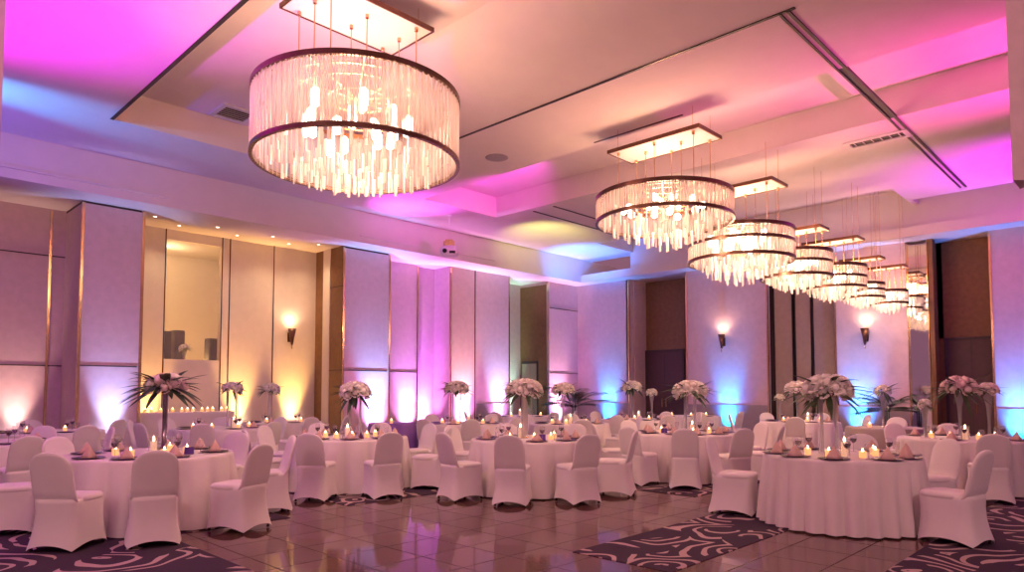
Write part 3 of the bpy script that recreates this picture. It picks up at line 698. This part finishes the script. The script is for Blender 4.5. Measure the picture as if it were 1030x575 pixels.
# ------------------------------------------------------------------ chandeliers
CAN_LAB = ['chandelier']
CRY = {}
def bar_mesh(L, w):
    b = MB(); b.box(-w, w, -w * .45, w * .45, -L, 0); return b.mesh('crystal_bar', M['crystal'])
CRY = [bar_mesh(l, w) for l, w in ((.20, .020), (.26, .018), (.32, .022), (.16, .024), (.38, .019))]
def bulbm(r, h): return lathe_mesh('bulb', [(r * .5, 0), (r, r * .5), (r, h - r * .5), (r * .5, h)], M['bulb'], 12)
BULB = bulbm(.055, .24); BULB2 = bulbm(.06, .12)
def chandelier(px, d, zc, zt, rings, zb, dia, label, ncry, power, cry_rad=.74, lay=((.0, 6), (.45, 10)), nrod=150, canopy=(1.9, .75), mag=1.0, ceil_hang=None, rod_r=.011, bulb=None):
    """zc canopy height, zt top ring, rings: heights of the lower rings, zb lowest crystal tip"""
    p = DP(px, d); Rr = dia / 2
    t = thing('chandelier', uniq(label), 'chandelier', (p.x, p.y, 0), 0, 'drum chandeliers with crystal bars')
    zl = min(rings)
    cw, cd = canopy                                          # canopy long side runs along Y
    b = MB(); b.box(-cd / 2, cd / 2, -cw / 2, cw / 2, zc, zc + .05); cn = b.build('canopy', M['ceil'], t)
    e = MB(); w = .025
    e.box(-cd / 2 - w, -cd / 2, -cw / 2 - w, cw / 2 + w, zc - .01, zc + .055); e.box(cd / 2, cd / 2 + w, -cw / 2 - w, cw / 2 + w, zc - .01, zc + .055)
    e.box(-cd / 2, cd / 2, -cw / 2 - w, -cw / 2, zc - .01, zc + .055); e.box(-cd / 2, cd / 2, cw / 2, cw / 2 + w, zc - .01, zc + .055); e.build('canopy_edge', M['bronze'], cn)
    if ceil_hang and ceil_hang > zc + .06:
        for sx in (-1, 1):
            for sy in (-1, 1):
                r = MB(); r.tube([(sx * cd * .4, sy * cw * .42, zc + .04), (sx * cd * .4, sy * cw * .42, ceil_hang)], .005, 6); r.build('hanger', M['gold'], t)
    # suspension rods with little cups
    for (x, y) in ((-cd * .38, -cw * .42), (cd * .38, -cw * .42), (-cd * .38, 0), (cd * .38, 0), (-cd * .38, cw * .42), (cd * .38, cw * .42), (0, -cw * .2), (0, cw * .2)):
        b = MB(); b.tube([(x, y, zt - .02), (x, y, zc)], .008, 6); b.lathe([(.022, zc - .055), (.026, zc - .05), (.026, zc), (.01, zc)], 10, M=Matrix.Translation((x, y, 0)))
        b.build('suspension_rod', M['gold'], t)
    # spider frame carrying the drum, bulbs and crystals
    b = MB()
    for k in range(6):
        a = PI * k / 6
        b.tube([(Rr * .97 * math.cos(a), Rr * .97 * math.sin(a), zt - .02), (-Rr * .97 * math.cos(a), -Rr * .97 * math.sin(a), zt - .02)], .009, 6)
    for rr in (.3, .6, .8): b.lathe([(Rr * rr - .01, zt - .03), (Rr * rr + .01, zt - .03), (Rr * rr + .01, zt - .01), (Rr * rr - .01, zt - .01), (Rr * rr - .01, zt - .03)], 40, cap0=False, cap1=False)
    b.build('frame', M['gold'], t)
    def band(z, h, name):
        b = MB(); b.lathe([(Rr - .035, z), (Rr + .012, z), (Rr + .012, z + h), (Rr - .035, z + h), (Rr - .035, z)], 96, cap0=False, cap1=False); b.build(name, M['bronze'], t, False)
    band(zt - .06, .07, 'top_ring')
    for z in rings: band(z, .055, 'lower_ring')
    # curtain of glass rods between the rings
    b = MB()
    for k in range(nrod):
        a = 2 * PI * (k + (.25 if k % 2 else 0)) / nrod
        for rr in ((Rr - .008) if k % 2 else (Rr - .03),):
            x, y = rr * math.cos(a), rr * math.sin(a)
            b.rings([[(x + rod_r * math.cos(q * PI / 3 + a) , y + rod_r * math.sin(q * PI / 3 + a), z) for q in range(6)] for z in (zl, zt - .03)])
    b.build('rod_curtain', M['rodglass'], t, True)
    if len(rings) and mag:
        b = MB(); b.lathe([(Rr - .04, zl + .02), (Rr - .03, zl + .05), (Rr - .03, zt - .06), (Rr - .04, zt - .05)], 72, cap0=False, cap1=False); b.build('inner_diffuser', M['rodsheet'], t, True)
    # bulbs
    rnd = random.Random(int(px)); drum = zt - zl
    bm = bulb or BULB
    for fr, nb in lay:
        for k in range(nb):
            a = 2 * PI * (k + rnd.random() * .4) / nb + fr * 3; rad = Rr * (fr + .12 + rnd.uniform(-.05, .05)) if fr else Rr * .2
            z = zl + drum * rnd.uniform(.30, .55) + (drum * .12 if k % 2 else 0)
            o = place('bulb', bm, t, (rad * math.cos(a), rad * math.sin(a), z))
            b = MB(); b.tube([(0, 0, .2), (0, 0, zt - z - .02)], .006, 5); b.build('bulb_stem', M['gold'], o)
    # crystal bars: longer towards the middle
    for k in range(ncry):
        rr = cry_rad * Rr * math.sqrt((k + .5) / ncry) * 1.25; rr = min(rr, Rr * .93); a = k * 2.39996
        u = rr / Rr
        tip = zb + (zl - zb) * (u ** 1.6) * .92 + rnd.uniform(0, .18) * max(.3, (zl - zb))
        m = CRY[rnd.randrange(5)]; L = -min(v.co.z for v in m.vertices)
        o = place('crystal_bar', m, t, (rr * math.cos(a), rr * math.sin(a), tip + L), rnd.uniform(0, PI))
    b = MB()
    for k in range(int(ncry * .5)):
        rr = Rr * .92 * math.sqrt(rnd.random()); a = rnd.random() * 2 * PI; u = rr / Rr
        tip = zb + (zl - zb) * (u ** 1.6) + rnd.uniform(.12, .5); L = rnd.uniform(.15, .3); w = .017
        b.box(-w, w, -w * .5, w * .5, tip, tip + L, 0, Matrix.Translation((rr * math.cos(a), rr * math.sin(a), 0)) @ Matrix.Rotation(rnd.random() * 3, 4, 'Z'))
    o = b.build('crystal_fill', M['crystal'], t); o['kind'] = 'stuff'
    l = bpy.data.lights.new('chandelier_light', 'POINT'); l.energy = power; l.color = (1., .54, .33); l.shadow_soft_size = .25
    lo = bpy.data.objects.new('chandelier_light', l); C.objects.link(lo); lo.parent = t; lo.location = (0, 0, zl + drum * .25)
    l = bpy.data.lights.new('chandelier_uplight', 'POINT'); l.energy = power * .55; l.color = (1., .40, .18); l.shadow_soft_size = .3
    lo = bpy.data.objects.new('chandelier_uplight', l); C.objects.link(lo); lo.parent = t; lo.location = (0, 0, zt + .12)
M['rodsheet'] = shade_mat('rod_sheet', (.92, .84, .82), .30)
CHD = chandelier
PW = 155
CHD(357, 9.0, 6.54, 5.44, (4.54,), 4.14, 2.72, 'largest drum chandelier in the foreground, upper left of centre', 100, PW * 1.2, nrod=190, canopy=(.95, 1.75), ceil_hang=6.84, rod_r=.012, lay=((.0, 5), (.42, 9), (.42, 7)))
CHD(669.5, 11.9, 5.85, 4.93, (4.47,), 3.93, 2.38, 'second chandelier from the left, first and nearest of the long row', 90, PW, nrod=160, canopy=(1.8, .75), ceil_hang=6.28, bulb=BULB2)
CHD(747, 13.5, 5.51, 4.68, (4.38, 4.06), 3.56, 2.04, 'third chandelier from the left, ringed by three bronze bands', 80, PW, nrod=150, canopy=(1.6, .7), ceil_hang=6.28)
CHD(803, 14.75, 4.96, 4.51, (4.23, 3.94), 3.60, 1.48, 'fourth chandelier from the left in the row', 60, PW * .6, nrod=120, canopy=(1.2, .5), ceil_hang=6.28, bulb=BULB2)
CHD(841, 15.85, 4.98, 4.40, (4.10, 3.86), 3.54, 1.39, 'fifth chandelier from the left in the row', 60, PW * .6, nrod=120, canopy=(1.2, .5), ceil_hang=6.28, bulb=BULB2)
CHD(870, 16.85, 4.75, 4.16, (3.96, 3.78), 3.50, .99, 'second last, small chandelier at the far end of the row', 50, PW * .4, nrod=100, canopy=(.9, .4), ceil_hang=6.75, bulb=BULB2)
CHD(896, 17.5, 4.67, 4.08, (3.72,), 3.44, .90, 'last and smallest chandelier at the far end of the row', 40, PW * .4, nrod=90, canopy=(.8, .35), ceil_hang=6.75, bulb=BULB2)

# ------------------------------------------------------------------ lamps on walls, uplights
def lamp(kind, loc, target, col, power, size=.1, angle=60, blend=1., parent=None):
    l = bpy.data.lights.new('lamp', kind); l.energy = power; l.color = col
    if kind == 'SPOT': l.spot_size = R(angle); l.spot_blend = blend
    l.shadow_soft_size = size
    o = bpy.data.objects.new('lamp', l); C.objects.link(o); o.location = loc
    if target is not None:
        o.rotation_euler = (Vector(target) - Vector(loc)).to_track_quat('-Z', 'Y').to_euler()
    return o
def sconce(loc, nrm, label, power=8):
    t = thing('wall_sconce', uniq(label), 'wall lamp', loc, math.atan2(nrm[1], nrm[0]), 'bronze cone wall lamps')
    b = MB(); b.lathe([(.012, -.30), (.03, -.26), (.055, -.10), (.11, .16), (.105, .16), (.05, -.08)], 20, M=Matrix.Translation((.16, 0, 0))); b.build('shade', M['bronze'], t, True)
    b = MB(); b.lathe([(.006, -.40), (.014, -.38), (.016, -.34), (.008, -.31), (.014, -.29)], 12, M=Matrix.Translation((.16, 0, 0))); b.build('finial', M['gold'], t, True)
    b = MB(); b.box(.0, .03, -.05, .05, -.20, .06); b.tube([(.02, 0, -.05), (.13, 0, -.05)], .015, 8); b.build('wall_bracket', M['bronze'], t)
    b = MB(); b.lathe([(.04, .08), (.06, .10), (.06, .13), (.02, .155)], 14, M=Matrix.Translation((.16, 0, 0))); b.build('bulb', M['lens'], t, True)
    q = Vector(loc) + Vector(nrm) * .2
    lamp('SPOT', (q.x, q.y, loc[2] + .2), (q.x - nrm[0] * .12, q.y - nrm[1] * .12, loc[2] + 1.4), (1., .56, .34), power * 4, .06, 150)
    lamp('POINT', (q.x, q.y, loc[2] + .26), None, (1., .56, .26), power * .3, .06)
sconce((9.151, NY, 3.05), (0, -1, 0), 'bronze cone sconce glowing amber in the left niche')
sconce((X1, 10.12, 3.12), (-1, 0, 0), 'bronze cone sconce on the blue-lit wall left of the folding panels')
sconce((X1, 5.95, 3.05), (-1, 0, 0), 'bronze cone sconce right of the folding panels')
def uplight(x, y, nrm, col, power, label, wall_d=.32, angle=46, aim=.17, halo=(.80, .26, .72), low=None):
    px, py = x + nrm[0] * wall_d, y + nrm[1] * wall_d
    t = thing('floor_uplight', uniq(label), 'uplight', (px, py, 0), math.atan2(nrm[1], nrm[0]), 'floor uplights')
    b = MB(); b.rings([[(r_ * math.cos(2 * PI * i / 20), r_ * math.sin(2 * PI * i / 20), z) for i in range(20)] for r_, z in ((.09, .03), (.10, .05), (.105, .19), (.095, .20), (.085, .19), (.08, .165))]); b.build('housing', M['black'], t, True)
    b = MB(); b.lathe([(.078, .168), (.078, .175)], 20)
    lm = bpy.data.materials.new('uplight_lens'); lm.use_nodes = True; bs = lm.node_tree.nodes['Principled BSDF']
    bs.inputs['Emission Color'].default_value = (*col, 1); bs.inputs['Emission Strength'].default_value = 4
    b.build('lens', lm, t)
    b = MB(); b.box(-.11, .11, -.13, -.11, 0.0, .14); b.box(-.11, .11, .11, .13, 0.0, .14); b.box(-.11, .11, -.13, .13, 0, .02); b.build('yoke', M['black'], t)
    lamp('SPOT', (px, py, .24), (px - nrm[0] * aim * 3.2, py - nrm[1] * aim * 3.2, 3.4), col, power, .05, angle)
    lamp('SPOT', (px, py, .24), (px - nrm[0] * .9, py - nrm[1] * .9, 1.4), low or tuple(.4 + .6 * c for c in col), power * (.40 if low else .07), .05, 66)
    if halo: lamp('SPOT', (px, py, .24), (px - nrm[0] * .7, py - nrm[1] * .7, 3.6), halo, power * .30, .05, 88)
BLUE, CYAN, MAG, AMB, PINK, WBL, VIO = (.12, .30, 1.), (.08, .55, 1.), (.46, .10, 1.), (1., .52, .14), (1., .58, .50), (.45, .6, 1.), (.45, .2, 1.)
L_ = (0, -1, 0); B_ = (-1, 0, 0)
UP = 1700
uplight(4.42, 16.0, L_, (.42, .52, 1.), UP * .38, 'floor uplight washing the left pillar white-blue', halo=None)
uplight(3.0, 17.3, L_, (1., .6, .45), UP * .25, 'floor uplight washing the recessed bay by the left pillar', halo=None)
uplight(5.55, NY, L_, AMB, UP * .35, 'floor uplight at the left end of the amber niche', halo=None)
uplight(7.72, NY, L_, AMB, UP * .55, 'floor uplight in the middle of the amber niche', halo=None)
uplight(9.22, NY, L_, AMB, UP * .55, 'floor uplight below the amber niche sconce', halo=None)
uplight(11.0, 16.0, L_, (.15, .45, 1.), UP, 'floor uplight washing the pillar right of the niche blue')
uplight(12.75, 16.85, L_, (.60, .30, 1.), UP * .8, 'floor uplight washing the bay with the tablet pinkish violet')
uplight(13.5, 17.05, L_, MAG, UP * .9, 'floor uplight washing the deep bay magenta')
uplight(14.5, 16.25, L_, PINK, UP * .8, 'floor uplight washing the seamed pillar warm pink')
uplight(16.1, 16.23, L_, WBL, UP * .8, 'floor uplight washing the seamed pillar pale blue')
uplight(17.65, 17.4, L_, (.45, .85, .6), UP * .9, 'floor uplight washing the far recess greenish', halo=None)
uplight(18.85, 16.0, L_, (1., .55, .75), UP * .7, 'floor uplight at the last pillar before the corner')
uplight(X1 - .02, 14.55, B_, (.02, .36, 1.), UP * .62, 'floor uplight washing the wall right of the corner blue', halo=(.08, .22, 1.), low=(.0, .42, 1.))
uplight(X1 - .02, 9.98, B_, (.02, .34, 1.), UP * .62, 'floor uplight below the left sconce of the back wall', halo=(.08, .22, 1.), low=(.0, .42, 1.))
uplight(X1 - .02, 6.15, B_, (.02, .36, 1.), UP * .6, 'floor uplight below the right sconce of the back wall', halo=(.08, .22, 1.), low=(.0, .42, 1.))
uplight(X1 - .02, 2.62, B_, (.04, .28, 1.), UP * .6, 'floor uplight washing the last wall at right blue', halo=(.08, .22, 1.), low=(.0, .42, 1.))

# coloured wash beams on the ceiling from unseen bodiless spots set to tint it
def wash(loc, tgt, col, power, angle, blend=1.): lamp('SPOT', loc, tgt, col, power, .08, angle, blend)
wash((-1.5, 12.0, 2.2), (1.2, 9.6, ZL), (.85, .01, 1.), 3600, 66)
wash((-.6, 12.9, 5.75), (2.6, 13.25, ZL + .05), (.04, .45, 1.), 2400, 30)
wash((-2.0, 13.2, 3.6), (2.8, 14.0, ZL), (.16, .12, 1.), 1300, 48)
wash((13.5, -1.0, 3.0), (12.0, 2.4, 6.5), (1., .04, .45), 2400, 62)
wash((17.5, -.8, 3.2), (17.4, 1.8, ZL), (.85, .0, 1.), 2600, 60)
wash((10.4, 14.8, 4.4), (10.6, 13.9, ZL), (.9, .08, 1.), 700, 70)
wash((11.0, 9.0, 4.9), (11.6, 12.4, ZH), (1., .05, .75), 800, 64)
wash((13.2, 12.0, 4.2), (15.6, 13.6, ZL), (.9, .85, .22), 700, 60)
wash((17.0, 14.2, 4.0), (18.4, 14.4, ZL), (.05, .25, 1.), 1200, 80)
# shallow lights inside the booth and niche
lamp('POINT', (6.6, 18.9, 2.3), None, (1., .55, .2), 40, .1)
lamp('POINT', (6.4, 18.8, 4.9), None, (1., .66, .36), 40, .2)
for x in (5.6, 7.0, 8.4, 9.4): lamp('SPOT', (x, 16.7, SOF - .04), (x, 16.9, 0), (1., .66, .36), 60, .05, 110)

# ------------------------------------------------------------------ small fittings
def downlight(x, y, z, label):
    b = MB(); b.lathe([(.01, z - .004), (.045, z - .004), (.048, z - .010), (.055, z - .007), (.055, z), (.01, z)], 20, M=Matrix.Translation((x, y, 0))); o = b.build('recessed_downlight', M['white'], None, True)
    b = MB(); b.lathe([(.001, z - .006), (.034, z - .006), (.034, z - .004)], 16, M=Matrix.Translation((x, y, 0))); b.build('lens', M['lens'], o)
    tag(o, uniq(label), 'downlight', 'niche downlights')
for i, x in enumerate((5.3, 6.0, 6.7, 7.4, 8.1, 8.8, 9.4)):
    downlight(x, 16.35 + (.5 if i % 2 else 0), SOF, 'small recessed downlight in the amber niche ceiling, %s from the left' % ORD[i])
def vent(x, y, z, w, d, label):
    t = thing('ceiling_vent', uniq(label), 'vent', (x, y, z), 0, 'ceiling vents')
    b = MB(); o = .09
    b.box(-w, w, -d, -d + o, -.03, 0); b.box(-w, w, d - o, d, -.03, 0); b.box(-w, -w + o, -d + o, d - o, -.03, 0); b.box(w - o, w, -d + o, d - o, -.03, 0); b.build('vent_frame', M['white'], t)
    b = MB(); b.box(-w + o, w - o, -d + o, d - o, -.006, 0); b.build('backing', M['black'], t)
    n_ = 6
    for k in range(n_):
        yy = -d + o + (2 * d - 2 * o) * (k + .5) / n_; b = MB(); b.box(-w + o, w - o, -.02, .02, -.003, .003, 0, Matrix.Translation((0, yy, -.018)) @ Matrix.Rotation(.6, 4, 'X')); b.build('slat', M['white'], t)
vent(5.50, 12.75, ZH, .36, .36, 'square slatted ceiling vent left of the largest chandelier')
vent(13.9, 3.85, ZL, .22, .55, 'slatted ceiling vent beside the dark partition track at right')
b = MB(); b.lathe([(.001, ZL - .012), (.19, ZL - .012), (.23, ZL - .006), (.24, ZL)], 32, M=Matrix.Translation((9.62, 9.75, 0))); o = b.build('ceiling_speaker', M['wains'], None, True)
tag(o, uniq('round flush ceiling speaker between the two nearest chandeliers'), 'speaker')
# projector on a drop pole
P = Vector((11.95, 13.95, 0)); t = thing('ceiling_projector', uniq('small white projector hanging from a thin pole above the left wall'), 'projector', (P.x, P.y, 0), AZ - PI / 2)
b = MB(); b.tube([(0, 0, 5.55), (0, 0, ZL)], .012, 8); b.lathe([(.07, ZL - .02), (.07, ZL)], 16); b.build('drop_pole', M['white'], t)
b = MB(); b.box(-.14, .14, -.10, .10, 5.42, 5.55); b.box(-.1, .1, -.08, .08, 5.55, 5.60); b.build('mount', M['gold'], t)
b = MB(); b.rings([[(x * w_, y * w_, z) for (x, y, s) in rrect(.24, .18, -.18, 6, 6.)] for w_, z in ((.8, 5.16), (1., 5.20), (1., 5.34), (.6, 5.43))]); b.build('body', M['white'], t, True)
b = MB(); b.tube([(-.10, -.17, 5.27), (-.10, -.24, 5.26)], .06, 14); b.build('lens', M['black'], t, True)
b = MB(); b.box(.02, .18, -.19, -.17, 5.20, 5.27); b.build('port_panel', M['black'], t)
b = MB(); b.box(11.55 + .1, 11.55 + .32, 16.82, 16.85, 2.22, 2.62)
o = b.build('wall_tablet', M['black']); e = MB(); e.box(11.67, 11.85, 16.812, 16.82, 2.25, 2.59); e.build('screen', M['screen'], o)
tag(o, uniq('small tablet with a blue screen on the wall right of the niche pillar'), 'tablet')
# things in the booth window
def spk(x, y, w, h, label):
    t = thing('loudspeaker', uniq(label), 'speaker', (x, y, 2.0), R(8), 'loudspeakers in the booth')
    b = MB(); b.rings([[(w * c * .9 if k in (0, 3) else w * c, dd, z) for c, dd in ((-1, -.14), (1, -.14), (.8, .14), (-.8, .14))] for k, z in enumerate((0, .03, h - .03, h))]); b.build('cabinet', M['blackp'], t)
    b = MB(); b.box(-w * .85, w * .85, -.155, -.14, .06, h - .06); b.build('grille', M['black'], t)
spk(6.05, 17.85, .13, .98, 'black loudspeaker at the left edge of the booth window')
spk(6.55, 18.35, .13, 1.06, 'black loudspeaker above the small flowers in the booth window')
spk(7.22, 17.85, .13, .86, 'black loudspeaker at the right edge of the booth window')
CP((6.55, 17.85, 0), (0, 0), 2.58, .13, 'tiny white flower bunch in the booth window between loudspeakers', 'trumpet', 'cream', 8, .055, ('leaf', 14, .16, .02), .8, base_z=2.0, seed=31)
o = place('votive_candle', VOT, None, (6.95, 17.8, 2.0)); place('wax', WAX, o); place('flame', FLM, o); tag(o, uniq('lit votive candle on the booth window ledge'), 'candle')
# console with a row of candles along the niche back
t = thing('console_table', uniq('long white-draped console along the amber niche wall, lined with candles'), 'table', (6.15, 16.72, 0))
b = MB(); N = 120; rings = []
for tt in (0, .03, .2, .5, .8, 1.):
    rings.append([(x + (.015 * math.sin(i * .9) * tt * (1 if abs(x) < 1.1 else .3)), y + (.02 * math.sin(i * .9) * tt), 1.02 * (1 - tt) + .02 * tt) for i, (x, y, s) in enumerate(rrect(1.13 + .02 * tt, .28 + .02 * tt, -.28 - .02 * tt, 30, 12.))])
b.rings(rings, True, False); b.build('tablecloth', M['cloth'], t, True)
b = MB(); b.box(-1.08, 1.08, -.24, .24, .96, 1.0)
for sx in (-1, 1): b.box(sx * .9 - .03, sx * .9 + .03, -.2, .2, 0, .96)
b.build('table_frame', M['black'], t)
for i in range(14):
    x = 5.15 + 2.0 * i / 13; y = 16.60 + .14 * ((i * 7) % 3) / 2
    o = place('votive_candle', VOT, None, (x, y, 1.021)); place('wax', WAX, o); place('flame', FLM, o)
    w = ['leftmost', 'second', 'third', 'fourth', 'fifth', 'sixth', 'seventh', 'eighth', 'ninth', 'tenth', 'eleventh', 'twelfth', 'thirteenth', 'rightmost'][i]
    tag(o, uniq('lit votive candle on the niche console, %s from the left' % w if i not in (0, 13) else 'lit votive candle on the niche console, the %s one' % w), 'candle', 'console votive candles')
# loose chairs by the left pillar
p = DP(108, 13.8); o = copy_tree(CH, CHK); o.location = (p.x, p.y, .006); o.rotation_euler = (0, 0, AZ - PI / 2 + R(75))
tag(o, uniq('white-covered chair standing loose by the lit left pillar, at no table'), 'chair', 'white covered banquet chairs')

# ------------------------------------------------------------------ ambient light, added fill lamps, view
w = bpy.data.worlds.new('world'); sc.world = w; w.use_nodes = True
bg = w.node_tree.nodes['Background']; bg.inputs[0].default_value = (.76, .32, .48, 1); bg.inputs[1].default_value = .34
# unseen spots added behind the camera as front fill
for (x, y) in ((-3.5, 3.5), (3.0, -3.5)):
    lamp('SPOT', (x, y, 5.6), (x + 8, y + 8, 0.6), (1., .66, .66), 300, .4, 95)
# unseen point lamps added near the camera as fill for ceiling and fronts
for (x, y) in ((-2.5, 5.5), (4.5, -2.0), (1.0, 1.5)):
    lamp('POINT', (x, y, 4.6), None, (1., .42, .36), 170, .6)
sc.view_settings.view_transform = 'Standard'; sc.view_settings.look = 'None'; sc.view_settings.gamma = 1; sc.view_settings.use_curve_mapping = False
sc.view_settings.exposure = 0.0
cy = sc.cycles
cy.use_denoising = True; cy.max_bounces = 8; cy.diffuse_bounces = 3; cy.glossy_bounces = 3; cy.transmission_bounces = 4; cy.transparent_max_bounces = 24
cy.sample_clamp_indirect = 4.; cy.caustics_reflective = False; cy.caustics_refractive = False; cy.use_adaptive_sampling = True
